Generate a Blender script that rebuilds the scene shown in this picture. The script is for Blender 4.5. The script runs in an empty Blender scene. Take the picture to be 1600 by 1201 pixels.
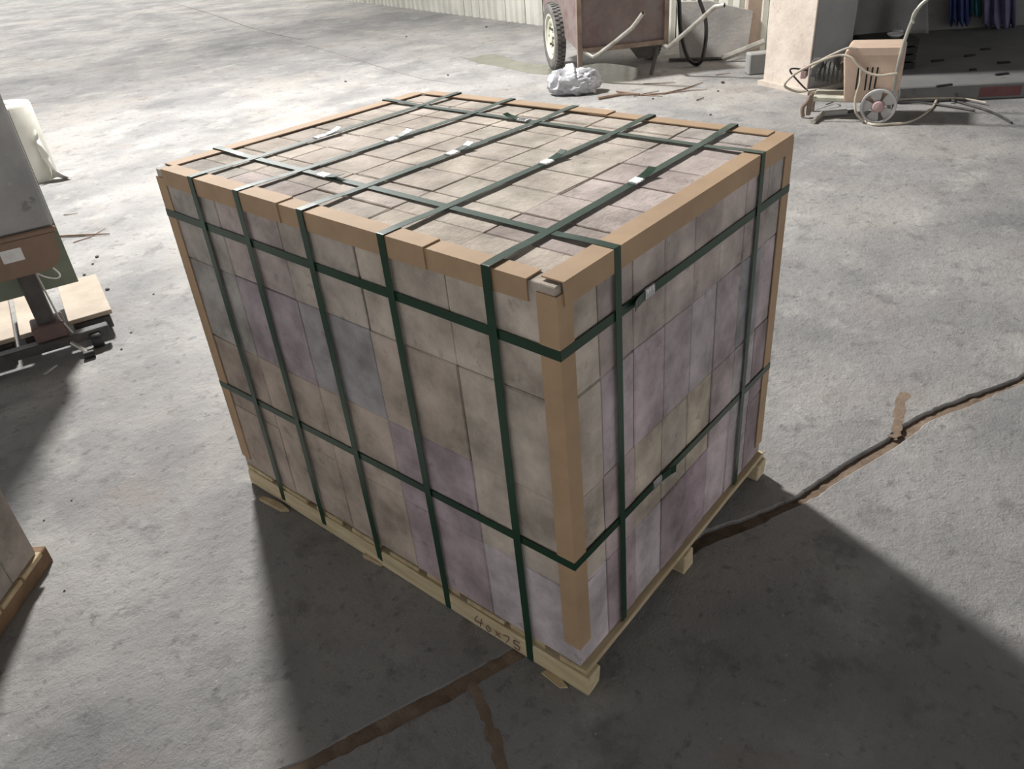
import bpy, math, random
from mathutils import Vector, Matrix, noise
random.seed(7)
C = bpy.context.scene.collection
SC = bpy.context.scene

# ------------------------------------------------------------------ camera
CAM = Vector((-0.8706598, -0.6797604, 1.5290612))
RR = Vector((0.6363018, -0.7679457, -0.0733450))      # camera right
RD = Vector((-0.4567928, -0.2984507, -0.8380140))     # camera down
RF = Vector((0.6216594, 0.5667333, -0.5406968))       # camera forward
FPX = 1215.0
cd = bpy.data.cameras.new('camera'); cam = bpy.data.objects.new('camera', cd); C.objects.link(cam)
cam.matrix_world = Matrix(((RR.x, -RD.x, -RF.x, CAM.x), (RR.y, -RD.y, -RF.y, CAM.y), (RR.z, -RD.z, -RF.z, CAM.z), (0, 0, 0, 1)))
cd.sensor_fit = 'HORIZONTAL'; cd.sensor_width = 36.0; cd.lens = FPX/1600*36.0
cd.clip_start = 0.05; cd.clip_end = 200
SC.camera = cam

# ------------------------------------------------------------------ sky, sun, exposure
w = bpy.data.worlds.new('overcast_sky'); SC.world = w; w.use_nodes = True
bg = w.node_tree.nodes['Background']; bg.inputs[0].default_value = (.985, .99, 1.0, 1); bg.inputs[1].default_value = 1.0
# flood lamp of the hall, high over the open floor, aimed at the working area
ld = bpy.data.lights.new('flood_lamp', 'AREA'); ld.energy = 870; ld.shape = 'DISK'; ld.size = .75; ld.color = (1.0, .99, .965)
lamp = bpy.data.objects.new('flood_lamp', ld); C.objects.link(lamp); lamp.location = (2.95, 6.05, 5.6)
lamp.rotation_euler = (lamp.location-Vector((1.2, 2.2, .0))).to_track_quat('Z', 'Y').to_euler()
# sun on the yard outside; the roof keeps it out of the hall
sd = bpy.data.lights.new('sun', 'SUN'); sd.energy = 3.0; sd.angle = math.radians(28); sd.color = (1.0, .98, .92)
sun = bpy.data.objects.new('sun', sd); C.objects.link(sun); sun.location = (0, -10, 20)
sun.rotation_euler = Vector((-.1, -.25, .95)).to_track_quat('Z', 'Y').to_euler()
vs = SC.view_settings
vs.view_transform = 'Standard'; vs.look = 'None'; vs.gamma = 1.0; vs.exposure = 0.28; vs.use_curve_mapping = False

# ------------------------------------------------------------------ pixel helpers (1600 x 1201 frame)
def ray(px, py): return RR*((px-800)/FPX) + RD*((py-600.5)/FPX) + RF
def gnd(px, py, z=0.0):
    d = ray(px, py); return CAM + d*((z-CAM.z)/d.z)
DH = Vector((0.7389995, 0.6737060, 0)); RH = Vector((0.6737060, -0.7389995, 0)); UP = Vector((0, 0, 1))
def atd(px, py, depth):
    d = ray(px, py); return CAM + d*(depth/d.dot(DH))
def dep(p): return (p-CAM).dot(DH)

# ------------------------------------------------------------------ materials
def s2l(c): return tuple(((v/255)/12.92 if v/255 <= .04045 else ((v/255+.055)/1.055)**2.4) for v in c)
MATS = {}
def mat(name, c1, c2=None, scale=8, rough=.8, bump=.0, bscale=60, metal=0, detail=6, spots=None, obj_color=False, spec=.5, stretch=None, trans=0):
    m = bpy.data.materials.new(name); m.use_nodes = True; nt = m.node_tree; N = nt.nodes; L = nt.links
    b = N['Principled BSDF']; b.inputs['Roughness'].default_value = rough; b.inputs['Metallic'].default_value = metal
    b.inputs['Specular IOR Level'].default_value = spec
    if trans: b.inputs['Transmission Weight'].default_value = trans
    tc = N.new('ShaderNodeTexCoord'); vec = tc.outputs['Object']
    if stretch:
        mp = N.new('ShaderNodeMapping'); mp.inputs['Scale'].default_value = stretch; L.new(vec, mp.inputs[0]); vec = mp.outputs[0]
    def nz(s, d=6, r=.6):
        n = N.new('ShaderNodeTexNoise'); n.inputs['Scale'].default_value = s; n.inputs['Detail'].default_value = d; n.inputs['Roughness'].default_value = r
        L.new(vec, n.inputs['Vector']); return n.outputs[0]
    def ramp(v, a, bb, c, d):
        r = N.new('ShaderNodeValToRGB'); r.color_ramp.elements[0].position = a; r.color_ramp.elements[0].color = (*c, 1)
        r.color_ramp.elements[1].position = bb; r.color_ramp.elements[1].color = (*d, 1); L.new(v, r.inputs[0]); return r.outputs[0]
    def mix(f, a, bb, mode='MIX'):
        x = N.new('ShaderNodeMix'); x.data_type = 'RGBA'; x.blend_type = mode
        if isinstance(f, float): x.inputs[0].default_value = f
        else: L.new(f, x.inputs[0])
        for s, v in ((6, a), (7, bb)):
            if isinstance(v, tuple): x.inputs[s].default_value = (*v, 1)
            else: L.new(v, x.inputs[s])
        return x.outputs[2]
    c2 = c2 or c1
    col = ramp(nz(scale, detail), .33, .68, s2l(c1), s2l(c2))
    if obj_color:
        oi = N.new('ShaderNodeObjectInfo'); col = mix(1.0, col, oi.outputs['Color'], 'MULTIPLY')
    if spots:
        for (sc, lo, hi, c, amt) in spots:
            f = ramp(nz(sc, 5, .65), lo, hi, (0, 0, 0), (amt, amt, amt)); col = mix(f, col, s2l(c))
    L.new(col, b.inputs['Base Color'])
    if bump:
        bp = N.new('ShaderNodeBump'); bp.inputs['Strength'].default_value = bump; bp.inputs['Distance'].default_value = .01
        L.new(nz(bscale, 8, .7), bp.inputs['Height']); L.new(bp.outputs[0], b.inputs['Normal'])
    MATS[name] = m; return m

M_floor = mat('dusty_concrete', (122, 121, 121), (164, 161, 158), 1.3, .8, 1.1, 26, spots=[(.7, .5, .62, (170, 164, 157), .5), (3.1, .54, .68, (184, 181, 175), .5), (1.9, .58, .68, (142, 128, 120), .35), (8, .56, .7, (102, 100, 99), .6), (28, .58, .7, (94, 92, 91), .6), (60, .66, .74, (202, 199, 194), .6), (110, .67, .73, (78, 76, 75), .6)])
M_sand = mat('floor_joint_sand', (112, 94, 78), (142, 122, 104), 14, .95, .5, 90, spots=[(30, .55, .7, (160, 146, 128), .5)])
M_mortar = mat('broken_mortar', (150, 142, 132), (192, 184, 170), 14, .9, .6, 80)
M_brick = mat('refractory_brick', (186, 184, 182), (255, 255, 255), 9, .9, .5, 90, obj_color=True, spots=[(75, .66, .72, (190, 184, 176), .6), (22, .6, .72, (112, 104, 100), .5), (6, .58, .76, (150, 138, 128), .35), (120, .68, .74, (84, 80, 78), .5)])
M_card = mat('brown_cardboard', (164, 136, 106), (180, 150, 118), 10, .75, .08, 150, spots=[(40, .62, .75, (150, 118, 86), .3)])
M_cardedge = mat('cardboard_edge', (140, 112, 84), (160, 130, 98), 30, .85)
M_strap = mat('green_plastic_strap', (24, 54, 38), (32, 64, 46), 6, .3, .06, 260, spec=.4)
M_seal = mat('crimped_steel', (200, 200, 200), (232, 232, 230), 60, .28, .3, 220, metal=.9)
M_wood = mat('pine_wood', (190, 170, 132), (222, 206, 170), 4, .75, .35, 60, stretch=(12, 1.2, 12), spots=[(9, .6, .75, (150, 118, 80), .45)])
M_woodx = mat('pine_board', (178, 156, 118), (212, 194, 158), 4, .75, .35, 60, stretch=(1.2, 12, 12), spots=[(9, .6, .75, (132, 100, 70), .5)])
M_oldwood = mat('old_dark_wood', (96, 76, 58), (140, 112, 84), 6, .85, .4, 50)
M_ink = mat('marker_ink', (96, 60, 70), (110, 72, 80), 20, .7)
M_rust = mat('rusty_sheet', (112, 98, 95), (136, 120, 115), 4, .75, .3, 30, spots=[(6, .54, .7, (104, 72, 74), .6), (4, .52, .66, (112, 112, 110), .7), (16, .6, .75, (158, 142, 128), .5)])
M_rustpost = mat('rusty_angle_iron', (118, 100, 88), (152, 134, 118), 9, .7, .3, 60)
M_steel = mat('worn_steel_pipe', (150, 146, 138), (196, 192, 182), 9, .4, .15, 60, metal=.55, spots=[(14, .58, .72, (120, 92, 76), .5)])
M_dsteel = mat('dark_greasy_steel', (62, 60, 60), (88, 85, 83), 12, .55, .3, 60, metal=.3, spots=[(18, .6, .74, (112, 82, 70), .4)])
M_rubber = mat('dusty_rubber', (84, 82, 80), (122, 119, 115), 12, .85, .4, 60)
M_black = mat('black_rubber_hose', (24, 24, 25), (38, 38, 39), 10, .5)
M_rim = mat('dusty_rim_paint', (178, 176, 160), (206, 204, 188), 8, .6, .2, 40)
M_sheetw = mat('white_painted_sheet', (196, 194, 184), (226, 224, 214), 1.6, .6, .15, 20, spots=[(6, .6, .75, (160, 152, 138), .45), (2, .62, .72, (214, 200, 190), .4)])
M_plaster = mat('pale_plaster', (190, 176, 164), (216, 204, 192), 5, .9, .6, 26, spots=[(12, .6, .7, (168, 146, 130), .5), (26, .62, .72, (146, 128, 116), .5)])
M_greywall = mat('grey_block_and_shade', (140, 140, 138), (160, 158, 156), 3, .85, .3, 20, spots=[(8, .62, .74, (92, 92, 92), .5)])
M_darkwall = mat('blotchy_grey', (122, 121, 119), (142, 140, 137), 2.4, .9, .3, 12, spots=[(4, .58, .7, (104, 103, 101), .6)])  # uneven grey with slightly darker blotches
M_stone = mat('grey_stone_slab', (146, 144, 142), (172, 168, 164), 4, .85, .45, 34, spots=[(7, .58, .7, (176, 156, 146), .35)])
M_plat = mat('grey_platform_stone', (108, 108, 107), (124, 123, 121), 3, .8, .3, 30, spots=[(10, .64, .72, (60, 60, 60), .6)])  # base grey lowered in place of shade over the platform
M_blue = mat('blue_cloth', (44, 56, 104), (62, 76, 128), 8, .9)
M_lilac = mat('dull_violet_cloth', (92, 88, 116), (112, 108, 134), 8, .9)
M_teal = mat('teal_cloth', (40, 92, 100), (52, 108, 116), 8, .9)
M_beige = mat('beige_plastic', (190, 164, 144), (206, 182, 162), 6, .55, .1, 30)
M_dark = mat('dark_cavity', (26, 26, 27), (40, 39, 38), 8, .8)
M_motor = mat('dark_motor_casing', (62, 62, 60), (92, 90, 86), 16, .6, .3, 50)
M_hose = mat('grey_beige_hose', (170, 158, 142), (196, 186, 170), 20, .6)
M_wheelg = mat('grey_wheel_plastic', (168, 166, 164), (188, 186, 184), 8, .6)
M_hub = mat('pinkish_hub_plastic', (170, 142, 142), (184, 156, 154), 8, .6)
M_panel = mat('scuffed_grey_panel', (140, 140, 141), (164, 163, 162), 6, .5, .15, 24, spots=[(9, .63, .68, (96, 96, 100), .6), (30, .66, .72, (190, 190, 190), .5)])
M_brown = mat('brown_painted_cap', (118, 96, 80), (138, 114, 96), 5, .6, .1, 30)
M_green = mat('dull_green_steel', (112, 122, 106), (132, 140, 122), 6, .6, .1, 30)
M_sticker = mat('white_sticker', (206, 206, 204), (224, 224, 222), 40, .6)
M_print = mat('grey_print', (140, 140, 140), (150, 150, 150), 30, .7)
M_ply = mat('pale_plywood', (158, 144, 128), (182, 168, 152), 6, .75, .15, 40)
M_film = mat('milky_plastic_film', (214, 212, 200), (236, 234, 224), 5, .4, .25, 14)
M_bag = mat('crumpled_clear_plastic', (150, 150, 154), (214, 214, 218), 9, .2, .35, 22, spec=.8)
M_twig = mat('dry_twig', (120, 98, 84), (150, 126, 108), 20, .9)
M_pebble = mat('dark_pebble', (78, 70, 66), (110, 100, 94), 12, .9)
M_puddle_shadow = mat('wet_and_shadow_concrete', (112, 110, 98), (132, 130, 116), 5, .22, .05, 20)  # also colours the painted shadow under the cart
M_crack = mat('dark_floor_crack', (92, 88, 84), (120, 115, 110), 20, .95)
M_roof = mat('roof_sheet', (84, 84, 84), (100, 100, 98), 2, .8)

# ------------------------------------------------------------------ mesh builder
class MB:
    def __init__(s): s.v = []; s.f = []; s.m = []; s.mi = 0
    def add(s, vs, fs, fn=None):
        o = len(s.v); s.v += [Vector(fn(Vector(p))) if fn else Vector(p) for p in vs]
        s.f += [tuple(i+o for i in f) for f in fs]; s.m += [s.mi]*len(fs); return s
    def box(s, a, b, fn=None):
        x0, y0, z0 = a; x1, y1, z1 = b
        return s.add([(x0,y0,z0),(x1,y0,z0),(x1,y1,z0),(x0,y1,z0),(x0,y0,z1),(x1,y0,z1),(x1,y1,z1),(x0,y1,z1)],
                     [(0,3,2,1),(4,5,6,7),(0,1,5,4),(1,2,6,5),(2,3,7,6),(3,0,4,7)], fn)
    def cbox(s, a, b, ch=.003, fn=None, jit=None):
        """box with chamfered edges; ch a number or a function per corner"""
        vs = []; idx = {}
        for i in (0, 1):
            for j in (0, 1):
                for k in (0, 1):
                    p = [(a, b)[i][0], (a, b)[j][1], (a, b)[k][2]]
                    if jit: p = [p[q]+random.uniform(-jit, jit) for q in range(3)]
                    sg = (1-2*i, 1-2*j, 1-2*k)
                    for ax in range(3):
                        c = ch() if callable(ch) else ch
                        q = list(p)
                        for o in range(3):
                            if o != ax: q[o] += sg[o]*c
                        idx[(i, j, k, ax)] = len(vs); vs.append(q)
        fs = []
        def g(ijk, ax): return idx[(*ijk, ax)]
        for ax in range(3):
            o1, o2 = (ax+1) % 3, (ax+2) % 3
            for sd_ in (0, 1):
                q = []
                for (u, v) in ((0,0),(1,0),(1,1),(0,1)):
                    t = [0,0,0]; t[ax] = sd_; t[o1] = u; t[o2] = v; q.append(g(t, ax))
                fs.append(tuple(q if sd_ else q[::-1]))
            for u in (0, 1):
                for v in (0, 1):
                    t0 = [0,0,0]; t0[o1] = u; t0[o2] = v; t1 = list(t0); t1[ax] = 1
                    q = [g(t0, o1), g(t1, o1), g(t1, o2), g(t0, o2)]
                    fs.append(tuple(q if (u+v) % 2 == 0 else q[::-1]))
        for i in (0, 1):
            for j in (0, 1):
                for k in (0, 1):
                    q = [g((i,j,k), 0), g((i,j,k), 1), g((i,j,k), 2)]
                    fs.append(tuple(q if (i+j+k) % 2 else q[::-1]))
        return s.add(vs, fs, fn)
    def tube(s, pts, r, n=8, fn=None, caps=True):
        pts = [Vector(p) for p in pts]; rs = r if isinstance(r, (list, tuple)) else [r]*len(pts)
        vs = []; fs = []; nrm = None
        for i, p in enumerate(pts):
            t = (pts[min(i+1, len(pts)-1)]-pts[max(i-1, 0)])
            t = t.normalized() if t.length > 1e-9 else Vector((0,0,1))
            if nrm is None:
                nrm = t.cross(Vector((0,0,1)) if abs(t.z) < .9 else Vector((1,0,0))).normalized()
            else:
                nrm = (nrm - t*nrm.dot(t)); nrm = nrm.normalized() if nrm.length > 1e-6 else t.orthogonal().normalized()
            bn = t.cross(nrm)
            for k in range(n):
                a = 2*math.pi*k/n; vs.append(p+nrm*(math.cos(a)*rs[i])+bn*(math.sin(a)*rs[i]))
        for i in range(len(pts)-1):
            for k in range(n):
                fs.append((i*n+k, i*n+(k+1) % n, (i+1)*n+(k+1) % n, (i+1)*n+k))
        if caps: fs += [tuple(range(n))[::-1], tuple(range((len(pts)-1)*n, len(pts)*n))]
        return s.add(vs, fs, fn)
    def lathe(s, prof, n=24, fn=None, close=False):
        """prof: list of (radius, height) about local Z"""
        vs = []; fs = []; m = len(prof)
        for k in range(n):
            a = 2*math.pi*k/n
            for (r, h) in prof: vs.append((math.cos(a)*r, math.sin(a)*r, h))
        for k in range(n):
            k2 = (k+1) % n
            for i in range(m if close else m-1):
                i2 = (i+1) % m
                fs.append((k*m+i, k2*m+i, k2*m+i2, k*m+i2))
        if not close:
            if prof[0][0] > 1e-6: fs.append(tuple(k*m for k in range(n))[::-1])
            if prof[-1][0] > 1e-6: fs.append(tuple(k*m+m-1 for k in range(n)))
        return s.add(vs, fs, fn)
    def prism(s, outline, ext, fn=None):
        """outline: 3D points, extruded by the vector ext"""
        o = [Vector(p) for p in outline]; n = len(o); e = Vector(ext)
        return s.add(o+[p+e for p in o], [tuple(range(n))[::-1], tuple(range(n, 2*n))]+[(i, (i+1) % n, n+(i+1) % n, n+i) for i in range(n)], fn)
    def build(s, name, m, parent=None, smooth=False):
        base = Vector((0, 0, 0))
        if parent is not None:
            q = parent
            while q is not None: base += q.location; q = q.parent
        else:
            xs = [p.x for p in s.v]; ys = [p.y for p in s.v]; zs = [p.z for p in s.v]
            base = Vector(((min(xs)+max(xs))/2, (min(ys)+max(ys))/2, min(zs)))
        me = bpy.data.meshes.new(name); me.from_pydata([tuple(p-base) for p in s.v], [], s.f); 
        for x in (m if isinstance(m, (list, tuple)) else [m]): me.materials.append(x)
        for p, i in zip(me.polygons, s.m): p.material_index = i
        if smooth:
            me.polygons.foreach_set('use_smooth', [True]*len(me.polygons))
            me.set_sharp_from_angle(angle=math.radians(40))
        import bmesh
        bm = bmesh.new(); bm.from_mesh(me); bmesh.ops.recalc_face_normals(bm, faces=bm.faces); bm.to_mesh(me); bm.free()
        o = bpy.data.objects.new(name, me); C.objects.link(o)
        if parent is not None: o.parent = parent
        else: o.location = base
        return o
def tag(o, label=None, cat=None, group=None, kind=None):
    if label: o['label'] = label
    if cat: o['category'] = cat
    if group: o['group'] = group
    if kind: o['kind'] = kind
    return o
def thing(name, loc, label, cat, group=None, kind=None):
    o = bpy.data.objects.new(name, None); o.empty_display_size = .1; C.objects.link(o); o.location = loc
    return tag(o, label, cat, group, kind)
def frame(o, u, v, w_=UP):
    o, u, v, w_ = Vector(o), Vector(u), Vector(v), Vector(w_)
    return lambda p: o+u*p[0]+v*p[1]+w_*p[2]
def smoothpts(pts, n=6):
    pts = [Vector(p) for p in pts]; out = []
    for i in range(len(pts)-1):
        p0 = pts[max(i-1, 0)]; p1 = pts[i]; p2 = pts[i+1]; p3 = pts[min(i+2, len(pts)-1)]
        for k in range(n):
            t = k/n; out.append(.5*((2*p1)+(p2-p0)*t+(2*p0-5*p1+4*p2-p3)*t*t+(3*p1-p0-3*p2+p3)*t**3))
    out.append(pts[-1]); return out

# ------------------------------------------------------------------ the setting
G = gnd
# the floor is two cast slabs with an open, sand-filled joint between them
jp = [(30, -9.0), (8, -2.4), (3.2, -.92)]+[(p.x, p.y) for p in (G(1600, 592), G(1520, 622), G(1440, 655), G(1395, 690), G(1330, 728), G(1250, 780), G(1170, 815), G(1100, 842))]+[(.45, .03), (.2, .1)]+[(p.x, p.y) for p in (G(790, 1030), G(690, 1085), G(600, 1130), G(480, 1195))]+[(-.7, .45), (-3, 1.25), (-16, 5.8)]
jp.sort()
def joint_y(x):
    for (x0, y0), (x1, y1) in zip(jp, jp[1:]):
        if x0 <= x <= x1: return y0+(y1-y0)*(x-x0)/(x1-x0)
xs = [-16, -10, -6, -3, -2]; x = -1.4
while x < 3.2: xs.append(x); x += .009
xs += [3.5, 4.5, 6, 9, 14, 20, 30]
def slab(side):
    vs = []; mb = MB()
    for x in xs:
        n1 = noise.noise(Vector((x*7, side*5, 0)))*.010+noise.noise(Vector((x*32, side*5, 3)))*.006+noise.noise(Vector((x*2.2, side*3, 8)))*.010
        hw = .017+.006*noise.noise(Vector((x*3, 1, 1)))+max(0, n1)
        y = joint_y(x)+side*hw*1.05; far = 40 if side > 0 else -16
        vs += [(x, far, 0), (x, y+side*.004, 0), (x, y, -.003), (x, y-side*.002, -.03)]
    fs = [(i*4+k, i*4+k+1, (i+1)*4+k+1, (i+1)*4+k) for i in range(len(xs)-1) for k in range(3)]
    mb.add(vs, fs); return mb
floor = slab(1).build('floor', M_floor); tag(floor, 'worn dusty concrete floor of the hall, beyond the joint', 'floor', kind='structure')
f2_ = slab(-1).build('floor_slab', M_floor, floor)
vs = []; mb = MB()
for x in xs:
    for k in range(5):
        zz = -.013 if x > .6 else (-.003 if x < .1 else -.003-.010*(x-.1)/.5)
        vs.append((x, joint_y(x)+(k-2)*.025, zz+.004*noise.noise(Vector((x*40, k*1.7, 2)))))
mb.add(vs, [(i*5+k, i*5+k+1, (i+1)*5+k+1, (i+1)*5+k) for i in range(len(xs)-1) for k in range(4)]); mb.build('joint_sand', M_sand, floor)

# joint in the concrete, filled with sand, with a broken lip of mortar beside it
def strip(name, pts, wid, m, z=.0015, hump=.0, seed=0, parent=floor, rough=.35):
    pts = smoothpts(pts, 10); mb = MB(); vs = []; n = len(pts); rows = 5
    for i, p in enumerate(pts):
        t = (pts[min(i+1, n-1)]-pts[max(i-1, 0)]).normalized(); nn = Vector((-t.y, t.x, 0))
        wd = wid*(1+rough*noise.noise(Vector((i*.21, seed, 0)))*2)
        if i in (0, n-1): wd *= .3
        off = wid*rough*noise.noise(Vector((i*.33, seed+9, 0)))
        for k in range(rows):
            u = k/(rows-1)*2-1
            h = z+hump*(1-u*u)*(.55+.9*abs(noise.noise(Vector((i*.7, k*.9, seed)))))
            q = p+nn*(wd*.5*u+off+random.uniform(-1, 1)*wid*.06); vs.append((q.x, q.y, h if 0 < k < rows-1 else .0004))
    fs = [(i*rows+k, i*rows+k+1, (i+1)*rows+k+1, (i+1)*rows+k) for i in range(n-1) for k in range(rows-1)]
    mb.add(vs, fs); return mb.build(name, m, parent)
strip('mortar_patch', [G(1412, 612), G(1404, 655), G(1396, 684)], .03, M_sand, .0004, .0002, 7, rough=.8)
strip('joint_branch', [G(735, 1065), G(760, 1120), G(775, 1165), G(790, 1225)], .026, M_sand, .0008, .0, 11)
for i, (pp, wd) in enumerate([([(275, 6), (330, 22), (400, 46), (470, 62)], .02), ([(205, 98), (245, 90), (277, 86)], .010), ([(445, 62), (520, 82), (640, 118), (720, 132)], .010)]):
    strip('floor_crack', [G(*p) for p in pp], wd, M_crack, .0006, 0, 20+i)

ce = MB(); ce.box((-18, -18, 6.2), (14, 8.6, 6.35)); tag(ce.build('ceiling', M_roof), 'plain sheet roof over the hall, out of view', 'ceiling', kind='structure')

# back wall: a row of upright folded sheets
WD = Vector((.25, .968, 0)).normalized(); WN = Vector((-WD.y, WD.x, 0))      # along the wall, out of the wall towards the yard
W0 = Vector((7.45, 5.7, 0))
wallr = thing('wall_back', W0, 'whitish wall of upright folded metal sheets', 'wall', kind='structure')
s_ = -3.35; k = 0; rnd = random.Random(3)
while s_ < 17:
    ww = rnd.uniform(.11, .2); fn = frame(W0, WD, WN); d = rnd.uniform(-.008, .008); mb = MB()
    prof = [(s_, .0+d), (s_+ww*.18, .035+d), (s_+ww*.62, .038+d), (s_+ww*.8, .0+d), (s_+ww, -.004+d)]
    out = [(u, v, 0) for u, v in prof]+[(u, v-.006, 0) for u, v in prof[::-1]]
    mb.prism([fn(p) for p in out], (0, 0, 2.6+rnd.uniform(-.03, .03)))
    mb.build('wall_panel', M_sheetw, wallr); s_ += ww+.004; k += 1
mb = MB(); fn = frame(W0, WD, WN); mb.box((-3.4, -.12, 0), (17, -.03, 2.7), fn); mb.build('backing', M_plaster, wallr)

# pillar beside the wall
PC = gnd(1262, 146)
pn = Vector((-.93, .37, 0)).normalized(); pt = Vector((-pn.y, pn.x, 0))     # lit face normal; direction along it towards its right edge
pw = .46
pil = thing('concrete_pillar', PC, 'thick pillar with peeling pale plaster and one side greyed as shade', 'pillar', kind='structure')
fnp = frame(PC-pt*pw, pt, -pn)
mb = MB(); mb.cbox((0, 0, 0), (pw, .42, 4.0), .012, fnp); mb.build('shaft', M_greywall, pil)  # shade of the unlit side is put into this darker grey
mb = MB(); mb.cbox((-.006, -.014, .03), (pw+.0, .0, 4.0), .004, fnp); mb.build('plaster_face', M_plaster, pil)
mb = MB()
pts = []
nA = 22
prof = [(-.03, -.05), (pw+.04, -.05), (pw+.05, .05), (pw+.05, .4), (-.03, .4)]
mb.prism([fnp((x+rnd.uniform(-.01, .01), y, 0)) for x, y in prof], (0, 0, .035)); mb.build('footing_rubble', M_plaster, pil)

wa0 = W0-WD*3.38; wb0 = fnp((.2, .40, 0)); wu = (wb0-wa0); wl = wu.length; wu.normalize(); wv = Vector((-wu.y, wu.x, 0))
mb = MB(); mb.box((0, -.05, 0), (wl, .05, 4.0), frame(wa0, wu, wv)); tag(mb.build('wall_side', M_plaster), 'short plastered wall joining the pillar and the sheet wall', 'wall', kind='structure')
# right-hand recess: grey side wall and dark back wall, low platform
fR = Vector((.36, -.54, 0)).normalized(); bR = Vector((-fR.y, fR.x, 0))      # along the platform edge, into the recess
if bR.dot(DH) < 0: bR = -bR
PL0 = gnd(1446, 160)
plat = MB(); fpl = frame(PL0, fR, bR)
plat.cbox((-.25, 0, 0), (3.2, 2.1, .11), .008, fpl); po = plat.build('stone_platform', M_plat)
tag(po, 'low grey stone platform behind the beige pressure washer', 'platform')
mb = MB(); mb.box((.35, -.004, .02), (.62, .001, .085), fpl); mb.build('red_stain_tile', mat('dull_red_tile', (104, 66, 66), (118, 78, 76), 10, .8), po)
for i, (px, py, a, l) in enumerate([(1465, 96, .1, .1), (1515, 88, .2, .09), (1540, 78, 0, .08), (1568, 99, -.1, .09), (1565, 117, .1, .1), (1475, 135, .15, .12), (1520, 110, .1, .05)]):
    p = gnd(px, py, .11); mb = MB(); u = (RH*math.cos(a)+DH*math.sin(a)); v = Vector((-u.y, u.x, 0))
    mb.cbox((-l/2, -.012, 0), (l/2, .012, .014), .003, frame(p, u, v))
    tag(mb.build('stone_chip', M_dark), 'thin dark offcut lying on the stone platform', 'stone chip', 'offcuts on the stone platform')
BW = PL0+bR*2.1
mb = MB(); mb.box((-.6, .01, 0), (3.6, .12, 3.2), frame(BW, fR, bR))
tag(mb.build('wall_right', M_darkwall), 'dark grey wall behind the stone platform', 'wall', kind='structure')

# ------------------------------------------------------------------ the strapped load
W, D, H, Z0 = .92, 1.24, .92, .075
T4 = [Vector(p) for p in ((-.0062, -.0007), (.9194, .0109), (.9113, 1.2187), (.021, 1.2777))]
B4 = [Vector(p) for p in ((.0025, -.0149), (.9256, .0007), (.9226, 1.2450), (-.0007, 1.2588))]
def warp(p):
    x, y, z = p; a, b = x/W, y/D; c = min(max(z/H, 0), 1.05)
    def bl(q): return q[0]*(1-a)*(1-b)+q[1]*a*(1-b)+q[2]*a*b+q[3]*(1-a)*b
    r = bl(B4)*(1-c)+bl(T4)*c
    return Vector((r.x, r.y, Z0+z))

# pallet
pal = thing('wooden_pallet', (.46, .62, 0), 'pale pine pallet carrying the strapped brick stack', 'pallet')
for xx in (-.008, .43, .87):
    mb = MB(); mb.cbox((xx, -.022, -.0735), (xx+.05, 1.235, -.0165), .003, warp, .002); rn = mb.build('runner', M_wood, pal)
    if xx < 0: run0 = rn
bds = [(-.014, .058), (.1, .2), (.215, .33), (.358, .47), (.495, .6), (.64, .75), (.79, .9), (.945, 1.06), (1.11, 1.235)]
for (y0, y1) in bds:
    e = random.uniform(-.002, .006)
    mb = MB(); mb.cbox((e-.002, y0, -.0162), (W+.004, y1, -.001), .0015, warp, .0012); mb.build('deck_board', M_woodx, pal)
# handwriting on the outer side of the near runner
def stroke(mb, pts, y0, z0, h):
    P = [warp((-.0115, y0-u*h, z0+v*h)) for u, v in pts]
    mb.tube(smoothpts(P, 4) if len(P) > 2 else P, .0011, 5)
mb = MB()
zb, hh = -.060, .032
stroke(mb, [(.35, 1.05), (.0, .35), (.75, .45)], .302, zb, hh); stroke(mb, [(.72, .95), (.5, 0)], .302, zb, hh)
stroke(mb, [(.3, .8), (.05, .35), (.3, .0), (.6, .35), (.3, .8)], .268, zb, hh*.8)
stroke(mb, [(.0, .1), (.6, .75)], .238, zb, hh*.8); stroke(mb, [(.05, .75), (.55, .1)], .238, zb, hh*.8)
stroke(mb, [(.0, .75), (.6, .9), (.25, .05)], .212, zb, hh*.9)
stroke(mb, [(.65, .95), (.15, .9), (.12, .5)], .184, zb, hh); stroke(mb, [(.12, .5), (.55, .45), (.5, .05), (.05, .05)], .184, zb, hh)
ho = mb.build('handwriting', M_ink, run0); ho['label'] = 'handwritten 40×75 in reddish marker'

# bricks
def bc(c):
    l = s2l(c); g = sum(l)/3; r = .235; return tuple((g+(v-g)*.95)/r*.54 for v in l)+(1,)
BE, BR, MA, MD, GR, LI = (148, 138, 127), (142, 130, 119), (147, 135, 137), (126, 113, 115), (124, 121, 120), (152, 143, 145)
LEFT = {3: [BE, BE, (136, 128, 122), (134, 122, 126), GR], 2: [BE, BR, (124, 120, 121), (130, 119, 123), (126, 122, 118)],
        1: [BE, (136, 123, 127), BR, (138, 126, 115), (134, 122, 112)], 0: [(134, 125, 128), (138, 124, 126), BR, BR, (136, 124, 114)]}
RIGHT = {3: [BE, MD, (140, 128, 128), MA, MD, MA, (130, 118, 122), (122, 120, 121)], 2: [BE, MA, (148, 134, 138), MA, LI, MA, (128, 126, 128), MA],
         1: [BE, (142, 128, 126), (150, 139, 126), BE, (152, 141, 126), (146, 133, 134), (138, 132, 132), MD], 0: [LI, (136, 122, 126), LI, MD, (132, 116, 122), MA, MA, MD]}
TOP = [BE, (152, 143, 134), (147, 137, 131), (150, 140, 131), (146, 140, 130), (140, 131, 124)]
stack = thing('brick_stack', (.46, .62, Z0), 'large strapped block of beige and mauve refractory bricks on its pallet', 'brick stack')
bw, bd, bh = W/8, D/5, H/4
rb = random.Random(11)
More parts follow.
